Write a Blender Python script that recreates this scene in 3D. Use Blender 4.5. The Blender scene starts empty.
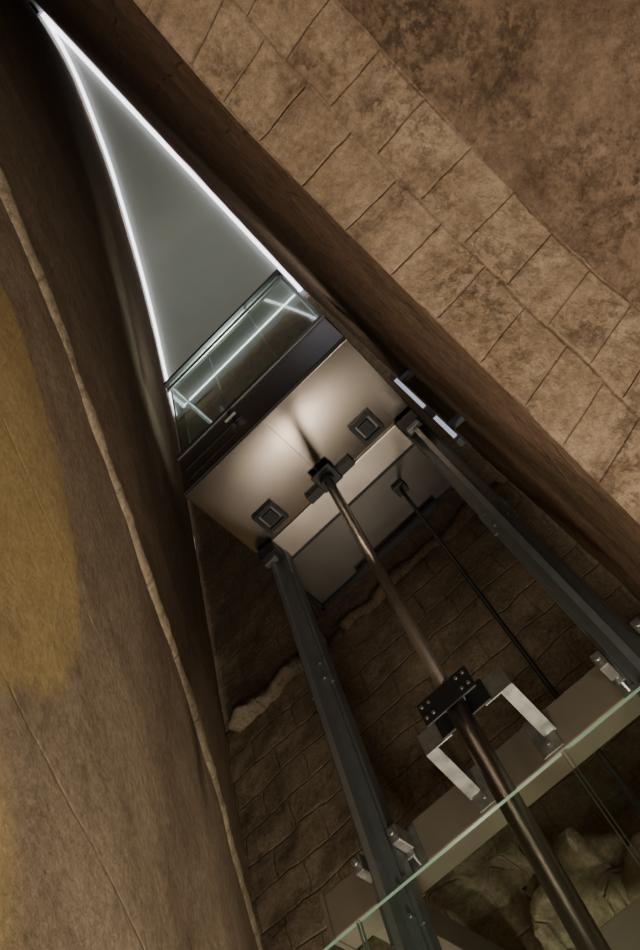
import bpy, bmesh, math, random
from mathutils import Vector, Matrix, noise
random.seed(4)
CZ=1.6
# ---------------------------------------------------------------- materials
def newmat(name):
    m=bpy.data.materials.new(name); m.use_nodes=True
    nt=m.node_tree; b=nt.nodes['Principled BSDF']
    return m,nt,b
def N(nt,t,**kw):
    n=nt.nodes.new(t)
    for k,v in kw.items(): setattr(n,k,v)
    return n
def ramp(nt,inp,stops):
    r=N(nt,'ShaderNodeValToRGB')
    e=r.color_ramp.elements
    while len(e)<len(stops): e.new(0.5)
    for i,(p,c) in enumerate(stops):
        e[i].position=p; e[i].color=(c[0],c[1],c[2],1) if not isinstance(c,(int,float)) else (c,c,c,1)
    nt.links.new(inp,r.inputs[0]); return r.outputs[0]
def mix(nt,a,b,f,mode='MIX'):
    m=N(nt,'ShaderNodeMix',data_type='RGBA',blend_type=mode)
    for s,v in ((m.inputs[6],a),(m.inputs[7],b),(m.inputs[0],f)):
        if isinstance(v,(int,float)): s.default_value=v
        elif isinstance(v,tuple): s.default_value=(*v,1)
        else: nt.links.new(v,s)
    return m.outputs[2]
def noi(nt,vec,scale,detail=6,rough=.6,dist=0):
    n=N(nt,'ShaderNodeTexNoise'); n.inputs['Scale'].default_value=scale
    n.inputs['Detail'].default_value=detail; n.inputs['Roughness'].default_value=rough
    n.inputs['Distortion'].default_value=dist
    nt.links.new(vec,n.inputs['Vector']); return n.outputs['Fac']
def stone(name,c1,c2,dark,light,bw=.5,rh=.25,mort=.35,msize=.014,bump=.6,pit=.5,plaster=False,warp=.05,dk=.55,joint=1.0):
    m,nt,b=newmat(name)
    uv=N(nt,'ShaderNodeUVMap'); uv.uv_map='UVMap'
    ob=N(nt,'ShaderNodeTexCoord').outputs['Object']
    wn=N(nt,'ShaderNodeTexNoise'); wn.inputs['Scale'].default_value=3.2; wn.inputs['Detail'].default_value=5
    nt.links.new(uv.outputs[0],wn.inputs['Vector'])
    sub=N(nt,'ShaderNodeVectorMath',operation='SUBTRACT'); nt.links.new(wn.outputs['Color'],sub.inputs[0]); sub.inputs[1].default_value=(.5,.5,.5)
    sc=N(nt,'ShaderNodeVectorMath',operation='SCALE'); nt.links.new(sub.outputs[0],sc.inputs[0]); sc.inputs['Scale'].default_value=warp
    add=N(nt,'ShaderNodeVectorMath',operation='ADD'); nt.links.new(uv.outputs[0],add.inputs[0]); nt.links.new(sc.outputs[0],add.inputs[1])
    br=N(nt,'ShaderNodeTexBrick'); nt.links.new(add.outputs[0],br.inputs['Vector'])
    br.inputs['Scale'].default_value=1; br.inputs['Brick Width'].default_value=bw; br.inputs['Row Height'].default_value=rh
    br.inputs['Mortar Size'].default_value=msize; br.inputs['Mortar Smooth'].default_value=1.0
    br.inputs['Color1'].default_value=(*c1,1); br.inputs['Color2'].default_value=(*c2,1)
    br.inputs['Mortar'].default_value=(*[ (c1[i]+c2[i])*.5*mort for i in range(3)],1)
    jm=mix(nt,(0,0,0),ramp(nt,noi(nt,ob,5,5),[(.35,.1),(.62,1.0)]),joint)
    plain=mix(nt,c1,c2,noi(nt,ob,4,3))
    col=mix(nt,plain,br.outputs['Color'],jm)
    big=ramp(nt,noi(nt,ob,1.7,5),[(.3,0.0),(.7,1.0)])
    col=mix(nt,col,light,mix(nt,(0,0,0),big,.5))
    md=ramp(nt,noi(nt,ob,5,10,.72,.6),[(.36,1.0),(.66,0.0)])
    col=mix(nt,col,dark,mix(nt,(0,0,0),md,dk))
    pt=ramp(nt,noi(nt,ob,22,8,.8),[(.34,0.0),(.50,1.0)])
    msk=ramp(nt,noi(nt,ob,3.1,6),[(.38,0.0),(.66,1.0)])
    pm=mix(nt,(1,1,1),pt,msk)
    col=mix(nt,col,mix(nt,(1-pit,)*3,(1,1,1),pm),1.0,'MULTIPLY')
    fine=ramp(nt,noi(nt,ob,34,10,.85),[(.30,.42),(.70,1.38)])
    col=mix(nt,col,fine,1.0,'MULTIPLY')
    if plaster:
        sx=N(nt,'ShaderNodeSeparateXYZ'); nt.links.new(ob,sx.inputs[0])
        def M(op,a,bb):
            q=N(nt,'ShaderNodeMath',operation=op)
            for i,v in enumerate((a,bb)):
                if isinstance(v,(int,float)): q.inputs[i].default_value=v
                else: nt.links.new(v,q.inputs[i])
            return q.outputs[0]
        wob=M('MULTIPLY',M('SUBTRACT',noi(nt,ob,2.2,8,.65),.5),.7)
        def ell(cy,cz,ry,rz):
            dy=M('DIVIDE',M('SUBTRACT',sx.outputs[1],cy),ry); dz=M('DIVIDE',M('SUBTRACT',sx.outputs[2],cz),rz)
            return M('ADD',M('ADD',M('MULTIPLY',dy,dy),M('MULTIPLY',dz,dz)),wob)
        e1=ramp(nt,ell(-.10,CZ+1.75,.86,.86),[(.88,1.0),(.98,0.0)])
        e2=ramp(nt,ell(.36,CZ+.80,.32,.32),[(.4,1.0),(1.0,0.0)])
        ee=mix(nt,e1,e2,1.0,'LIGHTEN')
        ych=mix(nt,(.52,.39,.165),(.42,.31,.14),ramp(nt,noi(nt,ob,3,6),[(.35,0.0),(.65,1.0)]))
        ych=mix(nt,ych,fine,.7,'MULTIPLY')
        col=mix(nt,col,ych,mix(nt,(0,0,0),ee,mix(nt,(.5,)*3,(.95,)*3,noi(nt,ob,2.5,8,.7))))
    nt.links.new(col,b.inputs['Base Color'])
    b.inputs['Roughness'].default_value=.95
    b.inputs['Specular IOR Level'].default_value=.05
    inv=N(nt,'ShaderNodeInvert'); nt.links.new(br.outputs['Fac'],inv.inputs['Color'])
    h=mix(nt,mix(nt,(1,1,1),inv.outputs[0],joint),pm,.35); h=mix(nt,h,noi(nt,ob,12,10,.75),.55)
    bp=N(nt,'ShaderNodeBump'); bp.inputs['Strength'].default_value=bump; bp.inputs['Distance'].default_value=.04
    nt.links.new(h,bp.inputs['Height']); nt.links.new(bp.outputs[0],b.inputs['Normal'])
    return m
def metal(name,col,rough,met=1.0,nscale=8,var=.12,lo=.75,hi=1.2,aniso=0):
    m,nt,b=newmat(name)
    ob=N(nt,'ShaderNodeTexCoord').outputs['Object']
    f=noi(nt,ob,nscale,5)
    nt.links.new(mix(nt,tuple(c*lo for c in col),tuple(min(1,c*hi) for c in col),f),b.inputs['Base Color'])
    b.inputs['Metallic'].default_value=met
    if aniso:
        b.inputs['Anisotropic'].default_value=aniso
        tg=N(nt,'ShaderNodeCombineXYZ'); tg.inputs[0].default_value=1
        nt.links.new(tg.outputs[0],b.inputs['Tangent'])
    r=N(nt,'ShaderNodeMapRange'); nt.links.new(f,r.inputs[0]); r.inputs[3].default_value=max(0,rough-var); r.inputs[4].default_value=rough+var
    nt.links.new(r.outputs[0],b.inputs['Roughness'])
    return m
def emis(name,col,s):
    m,nt,b=newmat(name); b.inputs['Base Color'].default_value=(*col,1)
    b.inputs['Emission Color'].default_value=(*col,1); b.inputs['Emission Strength'].default_value=s
    return m
def glassmat(name,tint=(.86,.92,.89)):
    m,nt,b=newmat(name); nt.nodes.remove(b)
    tr=N(nt,'ShaderNodeBsdfTransparent'); tr.inputs[0].default_value=(*tint,1)
    gl=N(nt,'ShaderNodeBsdfGlossy'); gl.inputs['Roughness'].default_value=.02; gl.inputs[0].default_value=(.85,.95,.92,1)
    fr=N(nt,'ShaderNodeFresnel'); fr.inputs[0].default_value=1.45
    ge=N(nt,'ShaderNodeNewGeometry'); iv=N(nt,'ShaderNodeMath',operation='SUBTRACT'); iv.inputs[0].default_value=1; nt.links.new(ge.outputs['Backfacing'],iv.inputs[1])
    mu=N(nt,'ShaderNodeMath',operation='MULTIPLY'); nt.links.new(fr.outputs[0],mu.inputs[0]); nt.links.new(iv.outputs[0],mu.inputs[1])
    mx=N(nt,'ShaderNodeMixShader'); nt.links.new(mu.outputs[0],mx.inputs[0]); nt.links.new(tr.outputs[0],mx.inputs[1]); nt.links.new(gl.outputs[0],mx.inputs[2])
    nt.links.new(mx.outputs[0],nt.nodes['Material Output'].inputs[0]); return m
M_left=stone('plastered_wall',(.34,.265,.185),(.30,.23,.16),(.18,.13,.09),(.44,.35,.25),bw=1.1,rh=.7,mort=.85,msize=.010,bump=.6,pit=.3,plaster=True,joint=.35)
M_back=stone('old_brick_stone',(.29,.215,.145),(.36,.27,.185),(.13,.09,.06),(.40,.31,.22),bw=.50,rh=.28,mort=.5,msize=.014,bump=.9,pit=.5,warp=.08,joint=.8)
M_right=stone('dark_stone_wall',(.29,.19,.13),(.25,.165,.11),(.14,.09,.06),(.33,.23,.16),bw=.6,rh=.3,mort=.7,bump=.8,pit=.4)
M_soff=stone('soffit_stone',(.43,.325,.22),(.34,.25,.165),(.20,.13,.08),(.49,.38,.265),bw=.36,rh=.235,mort=.62,msize=.012,bump=1.0,pit=.5,warp=.035,dk=.6,joint=.8)
M_vault=stone('eroded_stone',(.26,.185,.125),(.21,.145,.098),(.10,.067,.046),(.34,.245,.17),bw=5.,rh=1.1,mort=.9,msize=.004,bump=1.0,pit=.4,dk=.65,joint=.2)
M_ruin=stone('pale_rubble',(.44,.355,.25),(.38,.305,.21),(.18,.14,.09),(.52,.43,.31),bw=.5,rh=.3,mort=.6,bump=.9,pit=.5)
M_floor=stone('floor_stone',(.22,.17,.12),(.26,.20,.14),(.1,.07,.05),(.3,.24,.17),bw=.8,rh=.5)
def flat(name,col,rough=.7):
    m,nt,b=newmat(name)
    ob=N(nt,'ShaderNodeTexCoord').outputs['Object']
    nt.links.new(mix(nt,tuple(c*.85 for c in col),col,noi(nt,ob,3,4)),b.inputs['Base Color']); b.inputs['Roughness'].default_value=rough
    return m
M_ceil=flat('ceiling_plaster',(.38,.41,.36),.8)
M_steel=metal('brushed_steel',(.33,.295,.26),.22,met=1.0,nscale=1.6,var=.03,aniso=.6)
M_apron=metal('apron_steel',(.33,.31,.285),.34,met=.95,nscale=1.6,var=.06)
M_rear=metal('rear_pan_steel',(.17,.16,.145),.36,met=.9,nscale=1.6,var=.06)
M_steel2=metal('brushed_steel_bright',(.50,.45,.40),.34,met=.95,nscale=4,var=.05)
M_beam=metal('painted_beam_steel',(.25,.205,.165),.42,met=.45,nscale=3,var=.05)
M_rail=metal('rail_steel',(.17,.18,.185),.40,met=.6,nscale=12,var=.08)
M_railb=metal('rail_blade_steel',(.30,.31,.32),.32,met=.7,nscale=10,var=.06)
M_black=metal('black_steel',(.022,.022,.024),.45,met=.4,var=.05)
M_pist=metal('piston_rod_steel',(.42,.38,.34),.24,met=.9,nscale=3,var=.04)
M_cyl=metal('cylinder_steel',(.36,.32,.285),.32,met=.8,nscale=3,var=.04)
M_galv=metal('galvanised_steel',(.30,.29,.275),.40,met=.75,nscale=18,var=.12,lo=.3,hi=1.7)
M_glass=glassmat('clear_glass'); 
M_edge=flat('glass_edge_green',(.13,.20,.15),.3)
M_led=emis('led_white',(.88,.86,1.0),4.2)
M_glint=emis('reflected_led_glow',(.75,.82,1.0),.6)  # glow put into the material to imitate LED reflections
M_fill=emis('fill_lamp_face',(1,.8,.55),2.0)  # glowing face of the made-up fixtures under the fills
# ---------------------------------------------------------------- builder
class B:
    def __init__(s,name): s.name=name; s.bm=bmesh.new(); s.mats=[]
    def mi(s,m):
        if m not in s.mats: s.mats.append(m)
        return s.mats.index(m)
    def box(s,lo,hi,m,bev=0,rot=None,edge=None):
        lo=Vector(lo); hi=Vector(hi); c=(lo+hi)/2; d=hi-lo
        t=bmesh.new(); bmesh.ops.create_cube(t,size=1)
        for v in t.verts: v.co=Vector((v.co.x*d.x,v.co.y*d.y,v.co.z*d.z))
        if bev: bmesh.ops.bevel(t,geom=t.edges[:],offset=bev,segments=2,affect='EDGES',profile=.5)
        if rot is not None:
            for v in t.verts: v.co=rot@v.co
        for v in t.verts: v.co+=c
        t.normal_update()
        i=s.mi(m); ax=min(range(3),key=lambda k:d[k])
        ie=s.mi(edge) if edge else i
        for f in t.faces:
            f.material_index=i if (edge is None or abs(f.normal[ax])>.5) else ie
        s.merge(t); return s
    def merge(s,t):
        t.normal_update()
        me=bpy.data.meshes.new('tmp'); t.to_mesh(me); s.bm.from_mesh(me); bpy.data.meshes.remove(me); t.free()
    def cyl(s,p0,p1,r,m,seg=24,r2=None):
        p0=Vector(p0);p1=Vector(p1); d=p1-p0
        t=bmesh.new(); bmesh.ops.create_cone(t,cap_ends=True,segments=seg,radius1=r,radius2=r if r2 is None else r2,depth=d.length)
        q=d.to_track_quat('Z','Y').to_matrix()
        for v in t.verts: v.co=q@v.co+(p0+p1)/2
        i=s.mi(m)
        for f in t.faces:
            f.material_index=i
            if len(f.verts)==4: f.smooth=True
        s.merge(t); return s
    def prism(s,poly,vec,m):
        t=bmesh.new(); vs=[t.verts.new(p) for p in poly]; f=t.faces.new(vs)
        r=bmesh.ops.extrude_face_region(t,geom=[f])
        for v in [g for g in r['geom'] if isinstance(g,bmesh.types.BMVert)]: v.co+=Vector(vec)
        bmesh.ops.recalc_face_normals(t,faces=t.faces[:])
        i=s.mi(m)
        for f in t.faces: f.material_index=i
        s.merge(t); return s
    def ring(s,cx,cy,z0,z1,w,t,m):
        h=w/2
        s.box((cx-h,cy-h,z0),(cx+h,cy-h+t,z1),m).box((cx-h,cy+h-t,z0),(cx+h,cy+h,z1),m)
        s.box((cx-h,cy-h+t,z0),(cx-h+t,cy+h-t,z1),m).box((cx+h-t,cy-h+t,z0),(cx+h,cy+h-t,z1),m); return s
    def done(s):
        me=bpy.data.meshes.new(s.name); s.bm.to_mesh(me); s.bm.free()
        for m in s.mats: me.materials.append(m)
        o=bpy.data.objects.new(s.name,me); bpy.context.collection.objects.link(o); return o
def grid(name,fn,nu,nv,m,amp=.012,freq=3.0,smooth=True,fade=(0,0)):
    P=[[None]*(nv+1) for _ in range(nu+1)]; U=[[None]*(nv+1) for _ in range(nu+1)]
    for i in range(nu+1):
        for j in range(nv+1):
            p,u=fn(i/nu,j/nv); P[i][j]=Vector(p); U[i][j]=u
    verts=[]
    for i in range(nu+1):
        for j in range(nv+1):
            a=P[min(i+1,nu)][j]-P[max(i-1,0)][j]; b=P[i][min(j+1,nv)]-P[i][max(j-1,0)]
            n=a.cross(b); n.normalize()
            p=P[i][j]; q=p*freq
            d=noise.noise(q)*.6+noise.noise(q*2.7)*.3+noise.noise(q*6.3)*.2
            w=1
            if fade[0]: w*=min(1,j/fade[0])
            if fade[1]: w*=min(1,(nv-j)/fade[1])
            verts.append(p+n*d*amp*w)
    faces=[];uvs=[]
    for i in range(nu):
        for j in range(nv):
            ids=[(i,j),(i+1,j),(i+1,j+1),(i,j+1)]
            faces.append([a*(nv+1)+b for a,b in ids]); uvs+= [U[a][b] for a,b in ids]
    me=bpy.data.meshes.new(name); me.from_pydata(verts,[],faces)
    l=me.uv_layers.new(name='UVMap')
    for k,u in enumerate(uvs): l.data[k].uv=u
    me.materials.append(m)
    for p in me.polygons: p.use_smooth=smooth
    o=bpy.data.objects.new(name,me); bpy.context.collection.objects.link(o)
    return o
def catmull(pts,t):
    n=len(pts)-1; x=t*n; i=min(int(x),n-1); f=x-i
    p=[Vector(pts[max(0,min(n,k))]) for k in (i-1,i,i+1,i+2)]
    return .5*((2*p[1])+(p[2]-p[0])*f+(2*p[0]-5*p[1]+4*p[2]-p[3])*f*f+(3*p[1]-p[0]-3*p[2]+p[3])*f*f*f)
# ---------------------------------------------------------------- shell
H=CZ+14.0; X0=.28; YB=4.1
prof=[(.40,-3.2),(.25,-2.35),(-.02,-1.22),(-.58,-.03),(-1.07,.82),(-1.62,1.70),(-2.18,2.54),(-2.78,3.38),(-3.30,4.15)]
def left_fn(u,v):
    p=catmull(prof,u); z=v*(H+.2)
    return (min(p.x,X0-.02),p.y,z),(u*8.2,z)
grid('wall_left',left_fn,110,200,M_left,amp=.016,freq=1.5)
def corn_fn(u,v):
    u=.10+.9*u
    p=catmull(prof,u); q=catmull(prof,min(1,u+.01))-catmull(prof,max(0,u-.01)); nrm=Vector((q.y,-q.x)).normalized()
    if nrm.x<0: nrm=-nrm
    zc=CZ+3.25+.10*math.sin(u*9)
    a=math.pi*(v-.5); r=.042
    c=Vector((p.x,p.y))+nrm*(math.cos(a)*r*1.0-.012)
    return (c.x,c.y,zc+math.sin(a)*r*1.5),(u*8.2,v*.2+.05)
grid('trim_1',corn_fn,240,8,M_ruin,amp=.014,freq=5)
def back_fn(u,v):
    x=-3.35+u*(X0+.1+3.35); z=v*(H+.2)
    y=YB+(.0 if z<CZ+5.45 else .10)
    return (x,y,z),(x,z)
grid('wall_back',back_fn,56,260,M_back,amp=.06,freq=2.5)
near=[(-3.0,1.2),(-1.6,2.35),(-.75,2.72),(-.1,2.83),(.26,2.80),(.665,2.51),(1.04,2.20),(1.38,1.92),(1.70,1.66),(2.5,.95),(3.4,.1),(4.05,-.8)]
far =[(-3.0,1.5),(-1.6,2.55),(-.75,2.85),(-.25,2.82),(.2,2.68),(.65,2.49),(1.05,2.30),(1.35,2.06),(1.62,1.78),(2.4,1.05),(3.3,.2),(4.05,-.8)]
def edge(pts,u,seed):
    p=catmull(pts,u); return Vector((p.x,p.y+.018*noise.noise(Vector((u*40,seed,0)))+.008*noise.noise(Vector((u*130,seed,3)))))
def rw(u,v):
    p=edge(near,u,1); z0=p.y+CZ; z=z0+(H+.2-z0)*v
    return (X0,p.x,z),(p.x,z)
grid('wall_right',rw,200,200,M_right,amp=.022,freq=2.2,fade=(2,0))
X1=.745
def sof(u,v):
    a=edge(near,u,1); b=edge(far,u,7); p=a.lerp(b,v)
    return (X0+(X1-X0)*v,p.x,p.y+CZ),(u*9.0,v*.47)
grid('arch_soffit',sof,260,24,M_soff,amp=.032,freq=4.5,fade=(3,3))
def vault(u,v):
    b=edge(far,u,7); x=X1+1.35*v; dz=-1.55*v**1.15
    return (x,b.x+.12*v,max(0,b.y+CZ+dz)),(u*9.0,v*1.9)
grid('stone_vault',vault,200,40,M_vault,amp=.07,freq=2.6,fade=(3,0))
fl=B('floor'); fl.box((-4,-3.6,-.1),(3,4.6,0),M_floor).done()
cb=B('ceiling')
pl=[]
for k in range(41):
    p=catmull(prof,.02+.98*k/40); pl.append((p.x-.05,p.y,H))
pl=[q for q in pl if q[0]<X0+.05]
pl+=[(X0+.05,YB+.2,H),(X0+.05,pl[0][1],H)]
cb.prism(pl,(0,0,.12),M_ceil).done()
def tube(name,pts,r,m):
    cu=bpy.data.curves.new(name,'CURVE'); cu.dimensions='3D'; cu.bevel_depth=r; cu.bevel_resolution=2
    s=cu.splines.new('POLY'); s.points.add(len(pts)-1)
    for i,p in enumerate(pts): s.points[i].co=(*p,1)
    cu.materials.append(m); o=bpy.data.objects.new(name,cu); bpy.context.collection.objects.link(o); return o
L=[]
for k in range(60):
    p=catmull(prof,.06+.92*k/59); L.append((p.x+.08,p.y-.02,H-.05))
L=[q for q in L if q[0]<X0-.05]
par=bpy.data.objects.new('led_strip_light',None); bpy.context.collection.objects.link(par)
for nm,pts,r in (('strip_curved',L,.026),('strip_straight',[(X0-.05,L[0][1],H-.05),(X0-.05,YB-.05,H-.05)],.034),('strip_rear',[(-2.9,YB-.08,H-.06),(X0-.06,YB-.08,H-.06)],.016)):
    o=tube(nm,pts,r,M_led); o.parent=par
s=B('ceiling_junction_box'); s.box((.02,-2.05,H-.22),(.22,-1.87,H-.02),M_black,bev=.02); s.cyl((.12,-1.96,H-.24),(.12,-1.96,H-.2),.05,M_led); s.done()
s=B('led_glint_strip')  # added glowing strip, imitates bluish LED reflections beside the cabin
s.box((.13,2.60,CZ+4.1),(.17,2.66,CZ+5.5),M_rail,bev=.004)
s.box((.135,2.590,CZ+4.15),(.165,2.60,CZ+4.50),M_glint); s.box((.135,2.590,CZ+4.72),(.165,2.60,CZ+5.35),M_glint)
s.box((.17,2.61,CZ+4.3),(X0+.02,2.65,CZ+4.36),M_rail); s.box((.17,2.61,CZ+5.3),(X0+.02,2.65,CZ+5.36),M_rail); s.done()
def ledge(name,x0,x1,y0,y1,z0,z1,m,amp,seed):
    bm=bmesh.new(); bmesh.ops.create_cube(bm,size=1)
    bmesh.ops.subdivide_edges(bm,edges=bm.edges[:],cuts=1,use_grid_fill=True)
    for v in bm.verts:
        v.co=Vector((x0+(v.co.x+.5)*(x1-x0),y0+(v.co.y+.5)*(y1-y0),z0+(v.co.z+.5)*(z1-z0)))
    for _ in range(5):
        es=[e for e in bm.edges if e.calc_length()>.07]
        if not es or len(bm.verts)>9000: break
        bmesh.ops.subdivide_edges(bm,edges=es,cuts=1,use_grid_fill=True)
    for v in bm.verts:
        q=v.co*3.3+Vector((seed,0,0))
        v.co+=noise.noise_vector(q)*amp+noise.noise_vector(q*3)*amp*.45
    me=bpy.data.meshes.new(name)
    uvl=bm.loops.layers.uv.new('UVMap')
    for f in bm.faces:
        f.smooth=True
        for l in f.loops: l[uvl].uv=(l.vert.co.x,l.vert.co.z+l.vert.co.y)
    bm.to_mesh(me); bm.free(); me.materials.append(m)
    o=bpy.data.objects.new(name,me); bpy.context.collection.objects.link(o); return o
ledge('stone_ledge',-3.1,-1.9,YB-.12,YB+.15,CZ+5.34,CZ+5.46,M_ruin,.09,1)
ledge('stone_ledge',-1.7,.2,YB-.06,YB+.15,CZ+5.38,CZ+5.46,M_back,.07,5)
ledge('stone_rubble',-1.1,.15,3.40,YB+.1,CZ+1.60,CZ+2.12,M_ruin,.16,3)
ledge('stone_rubble',-1.75,-1.15,3.70,YB+.1,CZ+2.50,CZ+2.85,M_ruin,.12,9)
# ---------------------------------------------------------------- lift
RX=(-1.284,.0); RY=2.42
for x in RX:
    r=B('guide_rail')
    r.box((x-.060,RY+.035,0),(x+.060,RY+.050,CZ+7.3),M_rail,bev=.002)
    r.box((x-.016,RY-.045,0),(x+.016,RY+.035,CZ+7.3),M_railb,bev=.002)
    r.box((x-.075,RY+.052,0),(x+.075,RY+.12,CZ+7.3),M_rail,bev=.004)
    for zz in (.6,1.9,3.25,4.6,6.2,7.8):
        r.box((x-.08,RY+.045,zz),(x+.08,RY+.055,zz+.2),M_rail)
        for dx in (-.045,.045):
            for dz in (.04,.16): r.cyl((x+dx,RY+.02,zz+dz),(x+dx,RY+.036,zz+dz),.010,M_rail,seg=6)
    r.done()
ZC=CZ+4.4; YF=1.697; CX0,CX1=-1.366,.075
c=B('elevator_cabin')
YM=2.36
c.box((CX0,YF,ZC),(CX1,YM,ZC+.035),M_steel,bev=.004)
c.box((CX0,YF,ZC+.036),(CX1,YF+.03,ZC+.60),M_apron,bev=.004)
c.box((CX0,YF+.03,ZC+.036),(CX0+.03,YM,ZC+.62),M_apron)
c.box((CX1-.03,YF+.03,ZC+.036),(CX1,YM,ZC+.62),M_apron)
c.box((CX0,YM-.03,ZC+.036),(CX1,YM,ZC+.62),M_apron)
c.box((CX0-.01,YF-.01,ZC+.60),(CX1+.01,YM,ZC+.66),M_rail,bev=.004)
c.box((CX0,YF-.012,ZC+.02),(CX1,YF-.001,ZC+.04),M_black)
c.box((CX0+.05,YF-.008,ZC+.16),(CX0+.50,YF-.0005,ZC+.185),M_black)
c.box((CX0+.05,YF-.008,ZC+.33),(CX0+.58,YF-.0005,ZC+.355),M_black)
c.box((CX0+.50,YF-.035,ZC+.26),(CX0+.53,YF,ZC+.50),M_black,bev=.004)
c.box((CX0+.47,YF-.05,ZC+.36),(CX0+.57,YF-.03,ZC+.40),M_galv,bev=.004)
for sx,sy in ((-1.10,2.22),(-.225,2.23)):
    c.ring(sx,sy,ZC-.035,ZC,.175,.024,M_black)
    c.box((sx-.065,sy-.065,ZC-.004),(sx+.065,sy+.065,ZC-.001),M_rail)
    c.box((sx-.045,sy-.045,ZC-.03),(sx+.045,sy+.045,ZC-.004),M_black,bev=.006)
c.box((-.84,2.29,ZC-.05),(-.44,2.355,ZC),M_black,bev=.004)
c.box((-.72,2.20,ZC-.07),(-.56,2.355,ZC-.05),M_black,bev=.006)
c.cyl((-.644,2.28,ZC-.13),(-.644,2.28,ZC-.07),.05,M_black)
c.box((-.660,YF+.02,ZC-.003),(-.657,2.28,ZC-.0005),M_rail)
c.box((CX0+.14,YM+.0,ZC-.02),(CX1-.15,YM+.20,ZC+.14),M_steel2,bev=.006)
c.box((CX0-.0,YM+.24,ZC+.02),(CX1-.02,3.04,ZC+.06),M_rear)
c.box((CX0-.02,3.04,ZC-.02),(CX1,3.07,ZC+.20),M_black)
c.box((CX0-.02,YM+.22,ZC-.02),(CX0+.01,3.07,ZC+.20),M_black)
c.box((CX1-.03,YM+.22,ZC-.02),(CX1,3.07,ZC+.20),M_black)
c.box((CX0+.14,YM+.20,ZC-.0),(CX1-.15,YM+.23,ZC+.14),M_black)
c.box((-1.0,3.0,ZC-.06),(-.25,3.05,ZC-.02),M_black)
for x in RX:
    c.box((x-.07,RY-.07,ZC-.14),(x+.07,RY+.03,ZC-.03),M_black,bev=.006)
    c.box((x-.05,RY-.06,ZC-.20),(x+.05,RY-.02,ZC-.14),M_rail,bev=.004)
ZG0=ZC+.66; ZG1=ZC+2.30
xs=[CX0+.02,CX0+.5,CX0+1.0,CX1-.02]
for a,b in zip(xs[:-1],xs[1:]):
    c.box((a+.006,YF+.0,ZG0),(b-.006,YF+.012,ZG1),M_glass,edge=M_edge)
for xx in (CX0+.01,CX1-.022):
    c.box((xx,YF+.03,ZG0),(xx+.012,YM-.01,ZG1),M_glass,edge=M_edge)
c.box((CX0-.02,YF-.035,ZG1),(CX1+.01,YF+.035,ZG1+.05),M_black,bev=.006)
c.box((CX0,YF-.02,ZG1-.20),(CX1,YF-.002,ZG1-.13),M_rail,bev=.004)
c.box((CX0-.01,YF+.03,ZG1),(CX0+.03,YM,ZG1+.04),M_rail)
c.box((CX1-.03,YF+.03,ZG1),(CX1+.01,YM,ZG1+.04),M_rail)
for xx in (CX0+.03,CX1-.05): c.box((xx,YM-.05,ZG0),(xx+.03,YM-.02,ZG1),M_rail)
c.done()
PX,PY=-.644,2.28
p=B('hydraulic_piston')
p.cyl((PX,PY,CZ+2.15),(PX,PY,ZC-.131),.032,M_pist,seg=32)
p.cyl((PX,PY,.05),(PX,PY,CZ+2.17),.043,M_cyl,seg=32)
p.cyl((PX,PY,CZ+2.16),(PX,PY,CZ+2.20),.050,M_black,seg=32)
p.box((PX-.12,PY-.12,0),(PX+.12,PY+.12,.05),M_black,bev=.005)
p.done()
t=B('travelling_cable'); t.cyl((-.356,2.755,.2),(-.356,2.755,ZC-.03),.013,M_black,seg=12); t.box((-.40,2.71,ZC-.03),(-.31,2.80,ZC+.005),M_black,bev=.005); t.cyl((-.356,2.755,0),(-.356,2.755,.2),.05,M_black); t.done()
BY0,BY1=2.60,2.74
b=B('cross_beam')
b.box((-1.68,BY0,CZ+1.93),(X0+.02,BY1,CZ+2.13),M_beam,bev=.006)
b.box((-1.70,BY0-.005,CZ+1.925),(-1.68,BY1+.005,CZ+2.135),M_beam)
b.box((-1.60,BY1,CZ+1.95),(-1.45,YB+.05,CZ+2.11),M_beam,bev=.006)
b.done()
b=B('cross_beam')
b.box((-1.35,BY0+.3,CZ+1.30),(X0+.02,BY1+.3,CZ+1.50),M_beam,bev=.006)
b.box((-1.30,BY1+.3,CZ+1.32),(-1.15,YB+.05,CZ+1.48),M_beam,bev=.006)
b.done()
for x in RX:
    k=B('rail_bracket'); z=CZ+1.93
    k.box((x-.13,BY0-.010,z-.02),(x+.13,BY0,z+.18),M_galv,bev=.002)
    for sx in (-.10,.092):
        k.prism([(x+sx,BY0-.01,z+.16),(x+sx,BY0-.01,z-.0),(x+sx,RY+.12,z+.04),(x+sx,RY+.06,z+.12)],(.008,0,0),M_galv)
    k.box((x-.11,RY+.121,z+.02),(x+.11,RY+.131,z+.14),M_galv,bev=.002)
    for sx in (-.10,.10):
        k.box((x+sx-.022,RY+.02,z+.04),(x+sx+.022,RY+.12,z+.12),M_galv,bev=.006)
        k.cyl((x+sx,RY-.0,z+.08),(x+sx,RY+.02,z+.08),.016,M_galv,seg=6)
        k.cyl((x+sx*.8,BY0-.03,z+.14),(x+sx*.8,BY0-.01,z+.14),.014,M_galv,seg=6)
    k.done()
k=B('piston_bracket'); z=CZ+2.14
k.box((PX-.13,PY-.060,z-.03),(PX+.13,PY-.050,z+.09),M_black,bev=.003)
k.box((PX-.13,PY+.050,z-.03),(PX+.13,PY+.062,z+.09),M_black,bev=.003)
for dx in (-.11,-.075,.075,.11):
    for dz in (.0,.06): k.cyl((PX+dx,PY-.068,z+dz),(PX+dx,PY-.060,z+dz),.008,M_galv,seg=6)
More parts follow.
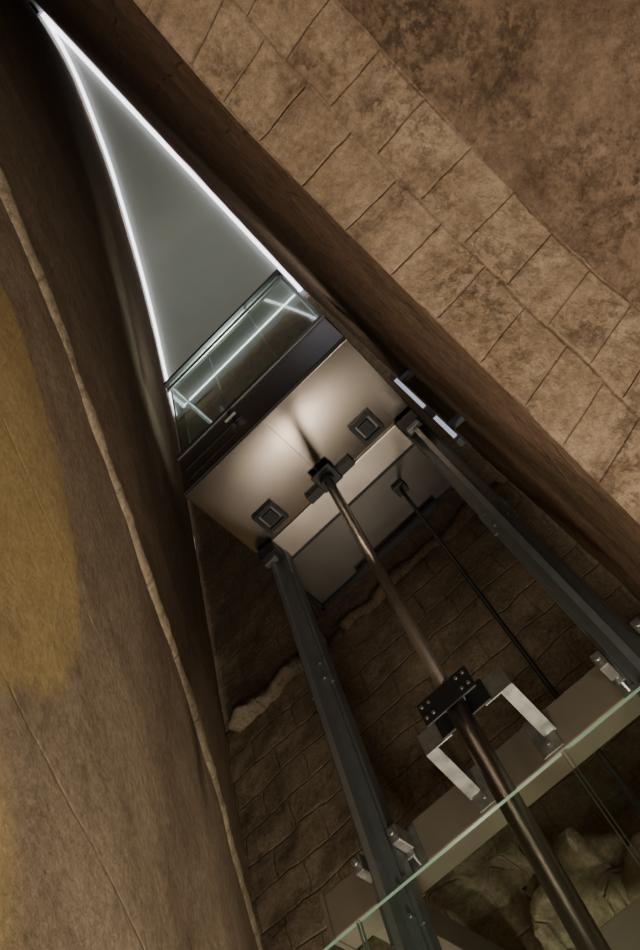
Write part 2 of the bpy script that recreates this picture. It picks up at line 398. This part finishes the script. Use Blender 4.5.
for sg in (-1,1):
    x=PX+sg*.17
    yv=BY0-.005
    k.prism([(x,PY+.063,z+.08),(x,PY+.063,z-.02),(x,yv,z-.12),(x,yv,z-.02)],(.008*sg,0,0),M_galv)
    k.prism([(x,PY+.063,z-.02),(x+sg*.06,PY+.063,z-.02),(x+sg*.06,yv,z-.12),(x,yv,z-.12)],(0,0,-.006),M_galv)
    k.box((min(PX+sg*.09,x+sg*.06),PY+.0625,z-.03),(max(PX+sg*.09,x+sg*.06),PY+.070,z+.08),M_galv,bev=.002)
    k.box((x-.05,yv-.006,z-.20),(x+.05,yv+.003,z-.01),M_galv,bev=.002)
    k.cyl((x,yv-.02,z-.16),(x,yv-.006,z-.16),.012,M_galv,seg=6)
k.done()
GY=1.62
g=B('glass_enclosure')
for a,bb in ((-1.45,-.972),(-.962,-.284),(-.274,.22)):
    g.box((a,GY,.12),(bb,GY+.012,CZ+1.20),M_glass,edge=M_edge)
g.box((-1.45,GY-.03,0),(.22,GY+.04,.12),M_rail,bev=.004)
g.done()
# ---------------------------------------------------------------- lamps
def area(name,loc,tgt,size,power,col,spread=None):
    l=bpy.data.lights.new(name,'AREA'); l.energy=power; l.color=col; l.size=size
    if spread: l.spread=spread
    o=bpy.data.objects.new(name,l); o.location=loc; bpy.context.collection.objects.link(o)
    o.rotation_euler=(Vector(tgt)-o.location).to_track_quat('-Z','Y').to_euler(); return o
WARM=(1,.86,.70)
area('fill_passage',(1.15,-.1,.35),(.3,.5,4.2),.5,50,WARM)  # unseen fill, added to light the soffit and left wall
area('fill_shaft',(-1.05,3.55,1.75),(-1.0,3.2,6),.35,36,WARM)  # unseen lamp, added to give the steel underside its highlight
area('fill_front',(-.15,-.4,.4),(-.6,1.5,4.8),.4,30,WARM)  # unseen fill, added to brighten the apron and cabin front
area('fill_pit',(-.85,1.30,.30),(-1.0,3.6,3.9),.5,125,WARM)  # unseen fill, added to brighten back wall, rails and beams
area('fill_cabin_top',(-.8,2.0,CZ+5.3),(-.8,2.5,H),.5,34,(.95,.95,.90),spread=math.radians(75))  # unseen fill, added to lift the ceiling and upper walls
for i,(x,y,z) in enumerate(((1.15,-.1,.22),(-1.05,3.55,1.62),(-.15,-.4,.27),(-.85,1.30,.17))):
    f=B('fill_lamp_stand')  # made-up fixture, stands out of view below each added fill
    f.cyl((x,y,0),(x,y,z-.02),.05,M_black); f.cyl((x,y,z-.02),(x,y,z+.03),.14,M_black); f.cyl((x,y,z+.03),(x,y,z+.04),.12,M_fill); f.done()
w=bpy.data.worlds.new('World'); bpy.context.scene.world=w; w.use_nodes=True
w.node_tree.nodes['Background'].inputs[0].default_value=(1,.87,.72,1); w.node_tree.nodes['Background'].inputs[1].default_value=.2
# ---------------------------------------------------------------- camera
cam=bpy.data.cameras.new('camera'); co=bpy.data.objects.new('camera',cam); bpy.context.collection.objects.link(co)
Zc=Vector((-194,351,-750)).normalized(); Bv=Vector((1090,-1000.5,-750)); Yc=(Bv-Bv.dot(Zc)*Zc).normalized(); Xc=Yc.cross(Zc)
R=Matrix((Xc,Yc,Zc)); M4=R.to_4x4(); M4.translation=Vector((0,0,CZ)); co.matrix_world=M4
cam.lens=750/950*36; cam.sensor_width=36; cam.clip_start=.02; cam.clip_end=200
bpy.context.scene.camera=co
